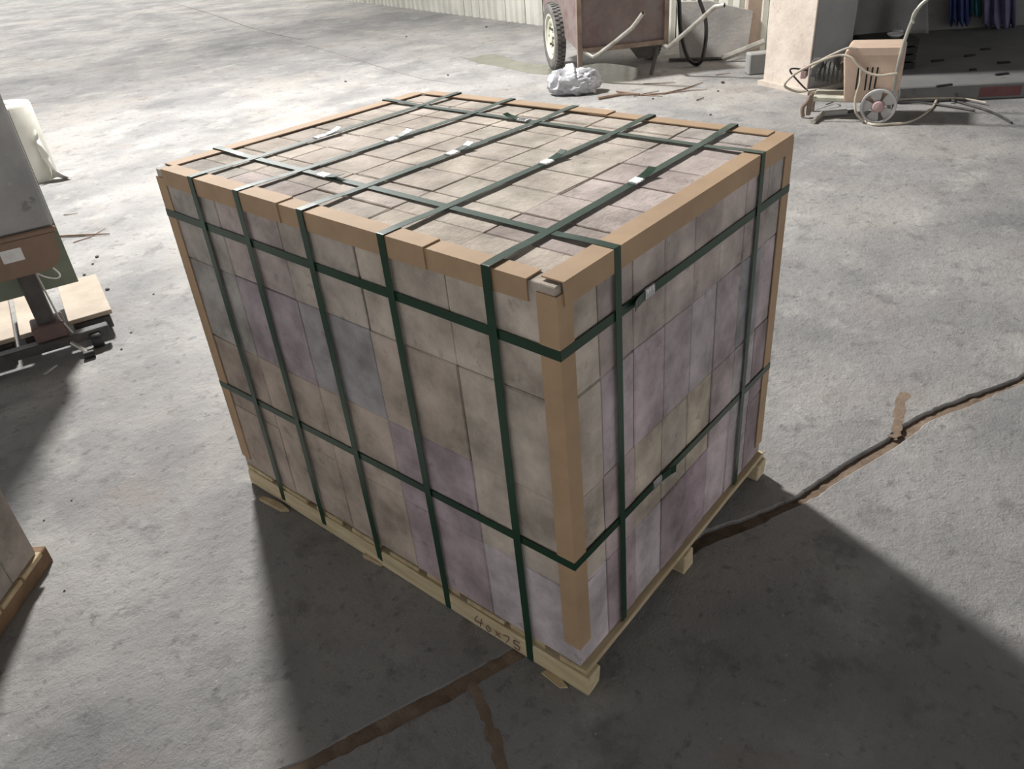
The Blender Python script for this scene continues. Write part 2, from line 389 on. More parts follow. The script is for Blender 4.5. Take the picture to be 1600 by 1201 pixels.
for kz in range(4):
    for j in range(5):
        for i in range(8):
            if 0 < i < 7 and 0 < j < 4 and kz < 3: continue
            g = .0009
            dx = rb.uniform(-.0012, .0012) if 0 < i < 7 else rb.uniform(-.0015, .0015)
            dy = rb.uniform(-.0015, .0015); top = rb.uniform(-.0018, .0) if kz == 3 else 0
            mb = MB(); random.seed(i*100+j*10+kz)
            mb.cbox((i*bw+g+dx*.5, j*bd+g+dy, kz*bh+.0004), ((i+1)*bw-g+dx*.5, (j+1)*bd-g+dy, (kz+1)*bh-.0008+top), lambda: random.choice((.0015, .0018, .002, .0025, .0045)), warp, .0006)
            o = mb.build('brick', M_brick, stack)
            if i == 0 and kz < 4 and j > 0: c = LEFT[kz][j]
            elif j == 0: c = RIGHT[kz][i]
            else: c = rb.choice(TOP)
            v = rb.uniform(.95, 1.05)
            if kz == 3: c = tuple(.45*p_+.55*q_ for p_, q_ in zip(c, BE))
            c = bc(c); o.color = (c[0]*v, c[1]*v, c[2]*v, 1)

# edge protectors of folded cardboard
TH, FLN = .0028, .038
def lprof(off, fl=FLN): return [(-off-TH, off+TH), (fl, off+TH), (fl, off), (-off, off), (-off, -fl), (-off-TH, -fl)]   # (outwards is negative u, up is positive v)
def protector(name, axis, a0, a1, o0, o1, corner, label, group, fl=FLN, bow=0):
    """axis 'y': runs along the top edge at x=corner ; 'x': along y=corner ; 'z': up the corner (x,y)"""
    mb = MB(); n = 10; vs = []
    for i in range(n+1):
        t = i/n; a = a0+(a1-a0)*t; off = o0+(o1-o0)*t; b = bow*math.sin(math.pi*t)
        for (u, v) in lprof(off, fl):
            if axis == 'y': p = (u, a, H+v-b) if corner == 0 else (W-u, a, H+v-b)
            elif axis == 'x': p = (a, u, H+v-b) if corner == 0 else (a, D-u, H+v-b)
            else:
                cx, cy = corner; x = u if cx == 0 else W-u; y = -v if cy == 0 else D+v
                p = (x, y, a)
            vs.append(p)
    fs = [(i*6+k, i*6+(k+1) % 6, (i+1)*6+(k+1) % 6, (i+1)*6+k) for i in range(n) for k in range(6)]
    fs += [(5, 4, 3, 0), (3, 2, 1, 0), tuple(n*6+q for q in (0, 3, 4, 5)), tuple(n*6+q for q in (0, 1, 2, 3))]
    mb.add(vs, fs, warp); return tag(mb.build('edge_protector', M_card), label, 'edge protector', group)
GP = 'cardboard edge protectors on the brick stack'
protector('p', 'y', .056, .345, .0004, .0004, 0, 'short cardboard angle on the top edge beside the near stack corner', GP)
protector('p', 'y', .285, .775, .0036, .0006, 0, 'middle cardboard angle overlapping its two neighbours along the top edge', GP)
protector('p', 'y', .72, 1.205, .0038, .0006, 0, 'long cardboard angle on the top edge ending at the stack corner facing the grey machine', GP)
protector('p', 'x', .014, .918, .0034, .0006, 0, 'long tan cardboard angle along the top of the mauve brick side', GP)
protector('p', 'y', .045, .56, .0004, .0004, 1, 'cardboard angle on the top edge facing the pressure washer', GP)
protector('p', 'y', .50, 1.2, .0036, .0006, 1, 'cardboard angle on the top edge facing the rusty cart', GP)
protector('p', 'x', .03, .89, .0004, .0004, 1, 'cardboard angle on the top edge facing the white plastic roll', GP)
protector('p', 'z', .062, .905, .0003, .0003, (0, 0), 'tan upright cardboard angle on the corner between beige and mauve brick sides', GP)
protector('p', 'z', .03, .90, .0003, .0003, (0, 1), 'narrow upright cardboard angle on the corner facing the grey machine', GP)
protector('p', 'z', .035, .915, .0003, .0003, (1, 0), 'upright cardboard angle on the corner facing the cracked floor', GP)

# straps
SW = .0195
def rrect(a0, a1, b0, b1, r=.0014, n=4):
    out = []
    for (ca, cb, st) in ((a1-r, b1-r, 0), (a0+r, b1-r, 90), (a0+r, b0+r, 180), (a1-r, b0+r, 270)):
        for k in range(n+1):
            t = math.radians(st+90*k/n); out.append((ca+r*math.cos(t), cb+r*math.sin(t)))
    # refine long edges
    res = []
    for i in range(len(out)):
        p, q = out[i], out[(i+1) % len(out)]; L = math.dist(p, q); m = max(1, int((L+.003)/.0403)) if L > .02 else 1
        for k in range(m): res.append((p[0]+(q[0]-p[0])*k/m, p[1]+(q[1]-p[1])*k/m))
    return res
def strap(kind, c0, c1, off, zb, label, group, seal, slant=(0, 0)):
    """kind 'X': loop in the x-z plane at y=c ; 'Y': loop in the y-z plane at x=c ; 'Z': level loop at z=c"""
    th = .0009; vs = []
    def pos(a, b, s):
        e_ = (W if kind == 'X' else D)
        if kind != 'Z' and b > H: t_ = min(1, max(0, (min(a, e_-a)-.04)/.10)); b -= .0034*t_*t_*(3-2*t_)
        if kind == 'X': return (a, c0+(c1-c0)*a/W+s, b)
        if kind == 'Y': return (c0+(c1-c0)*a/D+s, a, b)
        return (a, b, c0+slant[0]*a/W+slant[1]*b/D+s)
    if kind == 'Z': lo = rrect(-off, W+off, -off, D+off); li = rrect(-off-th, W+off+th, -off-th, D+off+th)
    elif kind == 'X': lo = rrect(-off, W+off, zb, H+off); li = rrect(-off-th, W+off+th, zb-th, H+off+th)
    else: lo = rrect(-off, D+off, zb, H+off); li = rrect(-off-th, D+off+th, zb-th, H+off+th)
    n = min(len(lo), len(li)); assert len(lo) == len(li)
    for (p, q) in zip(lo, li):
        vs += [pos(*p, -SW/2), pos(*q, -SW/2), pos(*q, SW/2), pos(*p, SW/2)]
    fs = [(i*4+k, i*4+(k+1) % 4, ((i+1) % n)*4+(k+1) % 4, ((i+1) % n)*4+k) for i in range(n) for k in range(4)]
    mb = MB(); mb.add(vs, fs, warp)
    root = thing('packing_strap', warp(pos(*lo[0], 0)), label, 'strap', group)
    mb.build('band', M_strap, root)
    # seal and the loose tail end
    a, b = seal
    def on(da, dout, s):
        if kind == 'X': return warp((a+da, c0+(c1-c0)*a/W+s, H+off-.0034+dout))
        if kind == 'Y': return warp((c0+(c1-c0)*a/D+s, a+da, H+off-.0034+dout))
        return warp((a+da, -off-dout, c0+slant[0]*a/W+s))
    mb = MB(); L = .034; cr = [(-L/2, .0035), (-L*.3, .0024), (-L*.18, .004), (-L*.04, .0022), (L*.1, .004), (L*.24, .0024), (L*.36, .0042), (L/2, .003)]
    vs = []
    for (da, h) in cr: vs += [on(da, .0002, -SW*.56), on(da, h, -SW*.5), on(da, h+.0006, 0), on(da, h, SW*.5), on(da, .0002, SW*.56)]
    fs = [(i*5+k, i*5+k+1, (i+1)*5+k+1, (i+1)*5+k) for i in range(len(cr)-1) for k in range(4)]+[(0, 1, 2, 3, 4), tuple(len(vs)-5+k for k in range(5))]
    mb.add(vs, fs); mb.build('seal', M_seal, root)
    sg = b; mb = MB(); vs = []
    tl = [(.012, .0015), (.03, .003), (.05, .006), (.066, .011)]
    for (da, h) in tl: vs += [on(sg*da, h, -SW/2), on(sg*da, h+.0009, -SW/2), on(sg*da, h+.0009, SW/2), on(sg*da, h, SW/2)]
    fs = [(i*4+k, i*4+(k+1) % 4, (i+1)*4+(k+1) % 4, (i+1)*4+k) for i in range(3) for k in range(4)]+[(0, 1, 2, 3), (12, 13, 14, 15)]
    mb.add(vs, fs); mb.build('loose_end', M_strap, root)
GS = 'green straps around the brick stack'
strap('Z', .798, .798, .0034, 0, 'upper green strap running level around the brick stack', GS, (.275, -1), (-.004, .008))
strap('Z', .314, .314, .0034, 0, 'lower green strap running level around the brick stack', GS, (.315, 1), (-.018, -.024))
strap('Y', .168, .18, .0058, -.0175, 'lengthwise green strap on the side of the stack next to the overlapping cardboard angles', GS, (.79, -1))
strap('Y', .748, .768, .0058, -.0175, 'lengthwise green strap on the side of the stack facing the rusty cart', GS, (.68, 1))
for n_, (y0, y1, sx, sg) in enumerate([(.138, .152, .47, 1), (.395, .385, .487, 1), (.64, .634, .44, 1), (.872, .863, .455, 1), (1.062, 1.082, .385, 1)]):
    od = ('first', 'second', 'third', 'fourth', 'fifth')[n_]
    strap('X', y0, y1, .0070, -.0738, od+' crosswise green strap counted from the mauve brick side', GS, (sx, sg))

# ------------------------------------------------------------------ second, partly seen brick load
e1 = Vector((-.776, -.63, 0)).normalized(); e2 = Vector((-e1.y, e1.x, 0))
if e2.dot(Vector((-.63, .776, 0))) < 0: e2 = -e2
K0 = gnd(58, 863, .075); K0.z = 0
f2 = frame(K0, e1, e2)
p2 = thing('wooden_pallet', K0+e1*.25+e2*.25, 'weathered pallet with dark runners under the plain grey brick load', 'pallet')
for yy in (.006, .42):
    mb = MB(); mb.cbox((-.045, yy, 0), (.5, yy+.07, .058), .003, f2); mb.build('runner', M_oldwood, p2)
for n_ in range(5):
    mb = MB(); mb.cbox((n_*.1-.004, -.008, .0585), (n_*.1+.088, .5, .0745), .002, f2); mb.build('deck_board', M_woodx, p2)
st2 = thing('brick_stack', K0+e1*.25+e2*.25+Vector((0, 0, .075)), 'plain unstrapped stack of grey brown bricks on the weathered pallet', 'brick stack')
for kz in range(3):
    for j in range(2):
        for i in range(4):
            random.seed(i+j*9+kz*31); mb = MB()
            mb.cbox((i*.116+.001, j*.248+.001, .075+kz*.23+.0005), (i*.116+.115, j*.248+.247, .075+kz*.23+.2295), lambda: random.choice((.002, .003)), f2, .0006)
            o = mb.build('brick', M_brick, st2); o.color = bc((128, 120, 113))

# ------------------------------------------------------------------ grey machine on a post
mf = Vector((.31, .95, 0)).normalized(); ml = Vector((mf.y, -mf.x, 0))
MP = gnd(97, 560); MP = Vector((MP.x, MP.y, 0))+mf*.05
fm = frame(MP, ml, mf)
mach = thing('machine_stand', MP, 'grey upright machine cabinet with brown rounded foot on a dark steel post', 'machine')
mb = MB(); mb.cbox((-.5, -.02, .53), (.165, .12, 1.6), .012, fm); mb.build('cabinet', M_panel, mach)
mb = MB(); mb.cbox((-.5, -.032, .512), (.167, -.015, .535), .005, fm); mb.build('lip', M_brown, mach)
out = [(-.5, -.03, .37), (.075, -.03, .37)]+[(.075+.075*math.sin(math.radians(a)), -.03, .445-.075*math.cos(math.radians(a))) for a in (20, 40, 60, 80)]+[(.155, -.03, .512), (-.5, -.03, .512)]
mb = MB(); mb.prism([fm(p) for p in out], mf*.13); cap = mb.build('foot_cap', M_brown, mach)
mb = MB(); mb.box((-.05, -.0315, .435), (.025, -.030, .485), fm); stk = mb.build('sticker', M_sticker, cap)
mb = MB(); mb.box((-.5, .121, .24), (.168, .14, .95), fm); mb.build('back_panel', M_green, mach)
mb = MB(); mb.cbox((-.034, -.006, .10), (.034, .05, .38), .004, fm); mb.build('post', M_dsteel, mach)
mb = MB(); mb.cbox((-.062, -.03, .055), (.062, .085, .15), .006, fm); mb.build('socket', mat('dark_red_oxide', (96, 78, 76), (112, 90, 86), 10, .7, .2, 40), mach)
mb = MB(); mb.cbox((-.3, -.05, .045), (.21, .0, .085), .004, fm); mb.build('cross_beam', M_dsteel, mach)
for sx in (.15, -.26):
    mb = MB(); mb.lathe([(.0, -.022), (.032, -.022), (.036, -.016), (.036, .016), (.032, .022), (0, .022)], 18, frame(fm((sx, -.045, .036)), mf, UP, ml)); mb.build('caster', M_black, mach, True)
mb = MB(); mb.tube([fm((.05, -.035, .06)), fm((.085, -.08, .03)), fm((.10, -.12, .012))], [.010, .009, .008], 8); mb.build('pedal_arm', M_steel, mach, True)
mb = MB(); mb.lathe([(.0, -.02), (.016, -.02), (.016, .02), (0, .02)], 12, frame(fm((.103, -.125, .016)), mf, UP, ml)); mb.build('pedal_roller', M_black, mach, True)
mb = MB(); mb.tube(smoothpts([fm((.03, -.02, .385)), fm((.06, -.03, .35)), fm((.10, -.03, .33)), fm((.115, -.03, .345)), fm((.095, -.02, .385))], 5), .004, 6); mb.build('hook', M_seal, mach, True)
mb = MB(); mb.tube([fm((.037, -.012, .375)), fm((.05, -.02, .16)), fm((.075, -.035, .09))], .004, 6); mb.build('rod', M_steel, mach, True)
for n_, (u0, u1) in enumerate(((.072, .245), (-.115, -.045), (-.4, -.135))):
    mb = MB(); mb.cbox((u0, .06, .085), (u1, .06+.48, .105), .002, fm)
    mb.build('fork_board', M_ply, mach)
    mb = MB(); mb.cbox((u0+.012, .045, .03), (u1-.012, .52, .084), .004, fm); mb.build('fork', M_dsteel, mach)
for n_, (px, py) in enumerate([(80, 578)]):
    p = gnd(px, py); u = (gnd(92, 570)-gnd(68, 587)).normalized(); v = Vector((-u.y, u.x, 0))
    mb = MB(); mb.cbox((-.035, -.006, 0), (.035, .006, .004), .001, frame(p, u, v)); tag(mb.build('steel_pin', M_seal), 'short bright metal strip on the floor by the dark casters', 'metal strip')

# white plastic roll behind it
p = gnd(50, 280); R_ = .175
roll = thing('plastic_roll', p, 'upright roll of milky white plastic film behind the grey machine', 'plastic roll')
mb = MB(); mb.lathe([(.0, .0), (R_*.97, .0), (R_, .01), (R_*1.01, .25), (R_, .5), (R_*.96, .515), (.05, .515), (.045, .49), (0, .49)], 40, frame(p, (1, 0, 0), (0, 1, 0))); mb.build('wound_film', M_film, roll, True)
mb = MB(); vs = []; fs = []
A = p+RH*(R_*.85)-DH*.05
for i in range(9):
    for j in range(9):
        u, v = i/8, j/8; wv = .02*math.sin(v*7+u*3)
        vs.append(A+RH*(.02+u*(.03+.13*(1-v)**2)+wv*.6)+DH*(wv-.05*u)+UP*(.004+.34*v*(1-.25*u)+.01*math.sin(u*9)))
fs = [(i*9+j, i*9+j+1, (i+1)*9+j+1, (i+1)*9+j) for i in range(8) for j in range(8)]
mb.add(vs, fs); lo = mb.build('loose_film', M_film, roll, True)
sm = lo.modifiers.new('thickness', 'SOLIDIFY'); sm.thickness = .002

# ------------------------------------------------------------------ rusty two-wheeled cart
th_ = math.radians(8)
cl = (RH*math.cos(th_)+DH*math.sin(th_)); cb = -(DH*math.cos(th_)-RH*math.sin(th_))    # lateral to the right, rearwards to the camera
CW = gnd(868, 108); fc = frame(CW, cl, cb)
cart = thing('rusty_cart', CW+cl*.5, 'rusty two-wheeled tipping cart with steel pipe handles standing by the wall', 'cart')
def cartwheel(u):
    WR, ww = .29, .05
    g_ = frame(fc((u, 0, WR)), cb, UP, cl)
    mb = MB(); mb.lathe([(.195, -ww*.8), (.235, -ww), (.27, -ww*.95), (WR-.006, -ww*.7), (WR-.004, 0), (WR-.006, ww*.7), (.27, ww*.95), (.235, ww), (.195, ww*.8)], 48, g_, True); ty = mb.build('tyre', M_rubber, cart, True)
    mb = MB()
    for q in range(44):
        a = 2*math.pi*q/44
        for s in (-1, 1):
            c = Vector((math.cos(a+s*.03)*(WR-.003), math.sin(a+s*.03)*(WR-.003), s*ww*.42)); t = Vector((-math.sin(a), math.cos(a), 0)); r = Vector((math.cos(a), math.sin(a), 0))
            mb.add([c+t*x*.012+r*y*.006+Vector((0, 0, z*ww*.36)) for x in (-1, 1) for y in (-1, 1) for z in (-1, 1)], [(0,1,3,2),(4,6,7,5),(0,4,5,1),(2,3,7,6),(0,2,6,4),(1,5,7,3)], g_)
    tr = mb.build('tread_blocks', M_rubber, ty); tr['kind'] = 'stuff'
    mb = MB(); mb.lathe([(.0, -.03), (.05, -.034), (.06, -.02), (.10, -.014), (.12, -.03), (.15, -.03), (.165, -.016), (.18, -.042), (.197, -.044), (.2, -.03), (.2, .03), (.18, .03), (.12, .01), (0, .01)], 40, g_); rm = mb.build('rim', M_rim, cart, True)
    mb = MB()
    for q in range(6):
        a = q*math.pi/3; c = g_(Vector((math.cos(a)*.078, math.sin(a)*.078, -.024)))
        mb.lathe([(0, -.01), (.012, -.01), (.012, .01), (0, .01)], 6, frame(c, cb, UP, cl))
    mb.build('wheel_bolts', M_dsteel, rm)
cartwheel(0); cartwheel(.93)
mb = MB(); mb.tube([fc((.03, 0, .29)), fc((.9, 0, .29))], .02, 10); mb.build('axle', M_dsteel, cart, True)
L1 = gnd(906, 131); v1 = (L1-CW).dot(cb); u1 = (L1-CW).dot(cl)
ux = (atd(1047, 60, dep(L1)-.0)-CW).dot(cl)
zb_ = .27; zt_ = .82
def sheet(name, quad, t=.006, m=M_rust):
    q = [Vector(x) for x in quad]; n = (q[1]-q[0]).cross(q[2]-q[0]).normalized()
    mb = MB(); mb.prism([fc(x) for x in q], fc(n*t)-fc((0, 0, 0))); return mb.build(name, m, cart)
ul, ur, vb, vf = u1, ux, v1, -.45
sheet('rear_panel', [(ul, vb, zb_), (ur, vb, zb_), (ur, vb, zt_), (ul, vb, zt_)])
sheet('side_panel', [(ul, vb, zb_), (ul-.02, vf, zb_+.12), (ul-.02, vf-.15, zt_), (ul, vb, zt_)])
sheet('side_panel', [(ur, vb, zb_), (ur, vf, zb_+.12), (ur, vf-.15, zt_), (ur, vb, zt_)])
sheet('front_panel', [(ul-.02, vf, zb_+.12), (ur, vf, zb_+.12), (ur, vf-.15, zt_), (ul-.02, vf-.15, zt_)])
sheet('bottom_panel', [(ul, vb, zb_), (ur, vb, zb_), (ur, vf, zb_+.12), (ul, vf, zb_+.12)])
mb = MB(); mb.cbox((ul-.02, vb, .02), (ul+.022, vb+.03, zt_), .003, fc); mb.build('corner_post', M_rustpost, cart)
mb = MB(); mb.cbox((ur-.022, vb, zb_-.05), (ur+.016, vb+.03, zt_), .003, fc); mb.build('corner_post', M_rustpost, cart)
mb = MB(); mb.cbox((ul, vb+.004, zb_-.02), (ur, vb+.028, zb_+.02), .003, fc); mb.build('bottom_rail', M_rustpost, cart)
dl = dep(L1)
mb = MB(); mb.tube([atd(903, 78, dl+.12), atd(904, 112, dl+.1)], .008, 6); mb.build('brace', M_rustpost, cart)
mb = MB(); mb.tube([fc((ur-.05, vb-.02, zb_)), gnd(1017, 119)+UP*.012], .018, 8); mb.build('leg', M_dsteel, cart, True)
mb = MB(); q = [fc((ur-.30, vb-.25, zb_)), fc((ur-.02, vb-.25, zb_)), fc((ur-.05, vb-.25, zb_-.16)), fc((ur-.17, vb-.25, zb_-.16))]; mb.prism(q, cb*.03); mb.build('gusset_plate', M_dsteel, cart)
h1 = [fc((ul+.02, vb+.0, zb_-.0)), atd(918, 84, dl-.03), atd(927, 89, dl-.06), atd(936, 84, dl-.10), atd(960, 66, dl-.2), atd(987, 44, dl-.32), atd(995, 34, dl-.36), atd(1005, 20, dl-.42)]
mb = MB(); mb.tube(h1, .017, 12, None, False); mb.build('handle_pipe', M_steel, cart, True)
h2 = [fc((ur-.02, vb, zb_-.03)), atd(1044, 74, dl-.06), atd(1070, 52, dl-.16), atd(1095, 30, dl-.27), atd(1113, 14, dl-.35), atd(1118, 10, dl-.37), atd(1132, 8, dl-.42)]
mb = MB(); mb.tube(h2, .018, 12, None, False); mb.build('handle_pipe', M_steel, cart, True)

# hose loop, slab, rail behind the cart
hd = 7.42
hp = smoothpts([atd(1056, -40, hd+.25), atd(1061, 0, hd+.2), atd(1063, 40, hd+.15), atd(1068, 70, hd+.08), atd(1076, 92, hd), gnd(1088, 103)+UP*.016, atd(1097, 92, hd), atd(1103, 60, hd+.1), atd(1102, 28, hd+.15), atd(1093, 0, hd+.2), atd(1085, -35, hd+.25)], 6)
mb = MB(); mb.tube(hp, .017, 10); tag(mb.build('rubber_hose', M_black, None, True), 'thick black rubber hose hanging in a loop before the stone slab', 'hose')
s1, s2 = gnd(1062, 92), gnd(1166, 88)
su = (s2-s1).normalized(); sv = Vector((-su.y, su.x, 0)); sv = sv if sv.dot(DH) > 0 else -sv
Ls = (s2-s1).length; hs = .40; ln = sv*.05
mb = MB()
o_ = [s1, s2, s2+su*.03+UP*(hs*.94)+ln, s1+su*.25+UP*(hs*1.2)+ln, s1-su*.05+UP*(hs*1.22)+ln]
mb.prism(o_, sv*.05-UP*.0); tag(mb.build('stone_slab', M_stone), 'rough grey stone slab leaning against the wall behind the hose', 'stone slab')
a_, b_ = gnd(1128, 97), gnd(1192, 96)
mb = MB(); mb.tube([a_+UP*.03, b_+UP*.17], .028, 8); tag(mb.build('steel_rail', M_steel, None, True), 'grey steel bar propped low against the plaster pillar', 'steel bar')
mb = MB(); bx = gnd(1188, 118); mb.cbox((-.09, -.06, 0), (.09, .06, .17), .01, frame(bx+DH*.1, RH, DH)); tag(mb.build('concrete_block', M_greywall), 'small grey block standing against the pillar', 'block')
mb = MB(); bx = gnd(1183, 95)+DH*.34; mb.cbox((-.03, -.03, 0), (.14, .03, 1.6), .006, frame(bx, RH, DH)); tag(mb.build('wall_board', mat('tan_board', (176, 158, 144), (196, 178, 164), 4, .85, .2, 20)), 'tall tan board standing between the slab and the pillar', 'board')
mb = MB(); mb.tube([gnd(1045, 97)+UP*.02, gnd(1130, 95)+UP*.02], .016, 8); tag(mb.build('black_rod', M_dsteel, None, True), 'dark rod lying on the floor in front of the stone slab', 'rod')

# plastic bag
BG = gnd(899, 150); random.seed(5)
import bmesh
bm = bmesh.new(); bmesh.ops.create_icosphere(bm, subdivisions=5, radius=1.0)
mb = MB(); vs = []
def rdg(q): return 1-2*abs(noise.noise(q))
for v in bm.verts:
    d = v.co.normalized(); q = d*1.5
    wq = q+Vector((noise.noise(q*1.3+Vector((5, 0, 0))), noise.noise(q*1.3+Vector((0, 5, 0))), noise.noise(q*1.3+Vector((0, 0, 5)))))*.6
    r = .86+.30*rdg(wq*.8+Vector((3, 1, 7)))+.12*rdg(wq*1.9+Vector((9, 2, 4)))+.05*rdg(wq*4.2)
    side = .03 if d.x < 0 else -.01
    vs.append(BG+RH*(d.x*r*.19+.01)+DH*(d.y*r*.11+.11)+UP*max(.002, .07+d.z*r*.105+.05*abs(d.x)*max(0, d.z)+side*max(0, d.z)))
fs = [tuple(v.index for v in f.verts) for f in bm.faces]; bm.free()
mb.add(vs, fs); tag(mb.build('plastic_bag', M_bag, None, True), 'crumpled shiny plastic bag on the floor under the cart handles', 'plastic bag')

# twigs, pebbles, wood splinters
def twig(pp, r, label):
    mb = MB(); P = [gnd(x, y)+UP*(r+.002) for x, y in pp]; mb.tube(P, [r]*(len(P)-1)+[r*.5], 6); tag(mb.build('twig', M_twig, None, True), label, 'twig', 'twigs and sticks on the floor')
twig([(935, 156), (968, 150), (1000, 149)], .011, 'thickest stick on the floor beside the crumpled bag')
twig([(963, 144), (1000, 149), (1035, 152)], .006, 'thin twig on the floor beside the crumpled bag')
twig([(1000, 150), (1040, 147), (1070, 140), (1098, 130)], .006, 'thin twig on the floor beside the crumpled bag')
twig([(990, 151), (1030, 143)], .005, 'thin twig on the floor beside the crumpled bag')
twig([(1005, 132), (1030, 131), (1056, 130)], .004, 'fine twig on the floor under the cart handles')
twig([(1035, 148), (1080, 142), (1104, 141)], .004, 'thin twig on the floor beside the crumpled bag')
twig([(1118, 118), (1142, 115)], .004, 'short twig on the floor in front of the stone slab')
twig([(1088, 158), (1100, 154)], .006, 'stubby twig lying between the brick stack and the pillar')
twig([(92, 371), (130, 369), (172, 367)], .006, 'long thin twig on the floor beside the grey machine')
twig([(115, 380), (140, 372), (165, 358)], .003, 'fine crooked twig crossing the long one by the grey machine')
twig([(100, 337), (122, 334)], .003, 'short pale splinter on the floor near the plastic roll')
def pebble(px, py, r, label, m=M_pebble):
    p = gnd(px, py); mb = MB(); b = bmesh.new(); bmesh.ops.create_icosphere(b, subdivisions=2, radius=1)
    vs = [p+Vector((v.co.x*r*1.2, v.co.y*r, max(.0, (v.co.z*.7+.6)*r)))*(1+.0)+Vector((noise.noise(v.co*1.7+p*9)*r*.5, noise.noise(v.co*1.9-p*7)*r*.5, 0)) for v in b.verts]
    fs = [tuple(v.index for v in f.verts) for f in b.faces]; b.free(); mb.add(vs, fs); tag(mb.build('pebble', m), label, 'pebble', 'stones and crumbs on the floor')
for (px, py, r) in [(1129, 130, .02), (1122, 143, .012), (1020, 155, .012), (1110, 180, .012), (760, 43, .02), (540, 128, .014), (635, 58, .015), (700, 118, .014), (152, 402, .012), (168, 453, .012), (132, 430, .01), (145, 413, .008), (190, 546, .006), (69, 813, .004), (112, 782, .004), (101, 923, .004), (240, 460, .006), (205, 520, .006)]:
    pebble(px, py, r*.7, 'dark stone crumb on the floor '+('between the brick stack and the pillar' if px > 1000 else 'in the open area beyond the plastic roll' if py < 200 else 'beside the grey machine' if py < 600 else 'near the unstrapped brick stack'))
def chip(px, py, l, a, label, m=M_wood, h=.006):
    p = gnd(px, py); u = RH*math.cos(a)+DH*math.sin(a); v = Vector((-u.y, u.x, 0)); mb = MB()
    mb.prism([frame(p, u, v)(q) for q in ((-l/2, -.006, .0005), (l*.3, -.012, .0005), (l/2, 0, .0005), (l*.1, .010, .0005), (-l*.45, .008, .0005))], (0, 0, h)); tag(mb.build('wood_splinter', m), label, 'wood splinter', 'splinters under the pallet')
chip(868, 1062, .07, -.75, 'pale wood splinter on the floor under the corner of the pallet', h=.004)
chip(588, 876, .08, -.55, 'orange brown wood splinter jutting from under the pallet runner', M_woodx, .012)
chip(430, 790, .12, -.6, 'long pale wood strip on the floor at the pallet runner end', M_woodx, .012)

# puddle, and the cart's shadow painted as a second patch
def flat(name, px, m, label, cat, z=.001):
    P = smoothpts([gnd(*q) for q in px]+[gnd(*px[0])], 5)[:-1]; mb = MB(); mb.prism([p+UP*.0002 for p in P], (0, 0, z)); return tag(mb.build(name, m), label, cat)
flat('puddle', [(715, 87), (735, 91), (760, 85), (785, 87), (810, 96), (850, 101), (880, 104), (888, 112), (860, 117), (820, 113), (780, 104), (745, 98)], M_puddle_shadow, 'shallow damp patch on the floor beside the cart wheel', 'puddle')
flat('puddle', [(905, 104), (940, 99), (985, 104), (1000, 112), (985, 126), (940, 130), (905, 124)], M_puddle_shadow, 'flat dark patch painted as the shadow under the rusty cart', 'puddle')  # cast shadow of the cart, painted as a flat dark patch

# ------------------------------------------------------------------ pressure washer
wa, wb = gnd(1256, 186), gnd(1374, 191)
lu = (wb-wa); lu.z = 0; Lw = lu.length; lu.normalize(); lv = Vector((-lu.y, lu.x, 0)); lv = lv if lv.dot(DH) > 0 else -lv
fw = frame(wa, lu, lv)
ppm = Lw/ (1374-1256)
def wpt(px, py, v=0.0):
    """a point of the washer seen at this pixel, v metres behind its near side"""
    n = lv; o = wa+lv*v; d = ray(px, py); t = (o-CAM).dot(n)/d.dot(n); return CAM+d*t
ws = thing('pressure_washer', wa+lu*Lw*.5+lv*.12, 'dusty beige pressure washer with grey wheels and push bar', 'pressure washer')
q = lambda px, py: ((wpt(px, py)-wa).dot(lu), 0, (wpt(px, py)-wa).z)
body = [q(1318, 160), q(1318, 100), q(1318, 92), q(1321, 80), q(1327, 74), q(1411, 73), q(1414, 78), q(1404, 140), q(1396, 158)]
mb = MB(); mb.prism([fw((u, .0, z)) for u, _, z in body], lv*.27); hd_ = mb.build('housing', M_beige, ws)
bv = hd_.modifiers.new('b', 'BEVEL'); bv.width = .012; bv.segments = 3; bv.limit_method = 'ANGLE'
mb = MB(); o_ = [q(1326, 75), q(1411, 74), q(1409, 86), q(1328, 86)]; mb.prism([fw((u, -.006, z)) for u, _, z in o_], lv*.282); mb.build('hood', M_beige, ws)
for (xt, yt, xb, yb) in ((1342, 106, 1337, 140), (1356, 105, 1351, 141), (1364, 105, 1358, 141), (1372, 105, 1366, 138)):
    a_, b_ = q(xt, yt), q(xb, yb); mb = MB()
    mb.prism([fw((a_[0]-.005, -.0015, a_[2])), fw((a_[0]+.005, -.0015, a_[2])), fw((b_[0]+.005, -.0015, b_[2])), fw((b_[0]-.005, -.0015, b_[2]))], lv*.003); mb.build('vent_slot', M_dark, hd_)
def tb(name, pts, r, m, n=8, parent=ws): 
    mb = MB(); mb.tube(smoothpts(pts, 5) if len(pts) > 2 else pts, r, n); return mb.build(name, m, parent, True)
# chassis
a_, b_ = q(1268, 152), q(1400, 160); mb = MB(); mb.cbox((a_[0], .03, a_[2]-.035), (b_[0], .24, a_[2]), .008, fw); mb.build('chassis_tray', M_rim, ws)
mb = MB(); c_ = q(1262, 168); mb.cbox((c_[0]-.01, .02, .02), (c_[0]+.02, .05, a_[2]-.01), .004, fw); mb.build('front_foot', M_rustpost, ws)
mb = MB(); mb.cbox((c_[0]-.01, .2, .0), (c_[0]+.02, .23, a_[2]-.01), .004, fw); mb.build('front_foot', M_rustpost, ws)
tb('front_foot', [wpt(1270, 146, .02), wpt(1262, 158, .02), wpt(1254, 168, .015), gnd(1254, 184)+UP*.01], .014, M_rustpost)
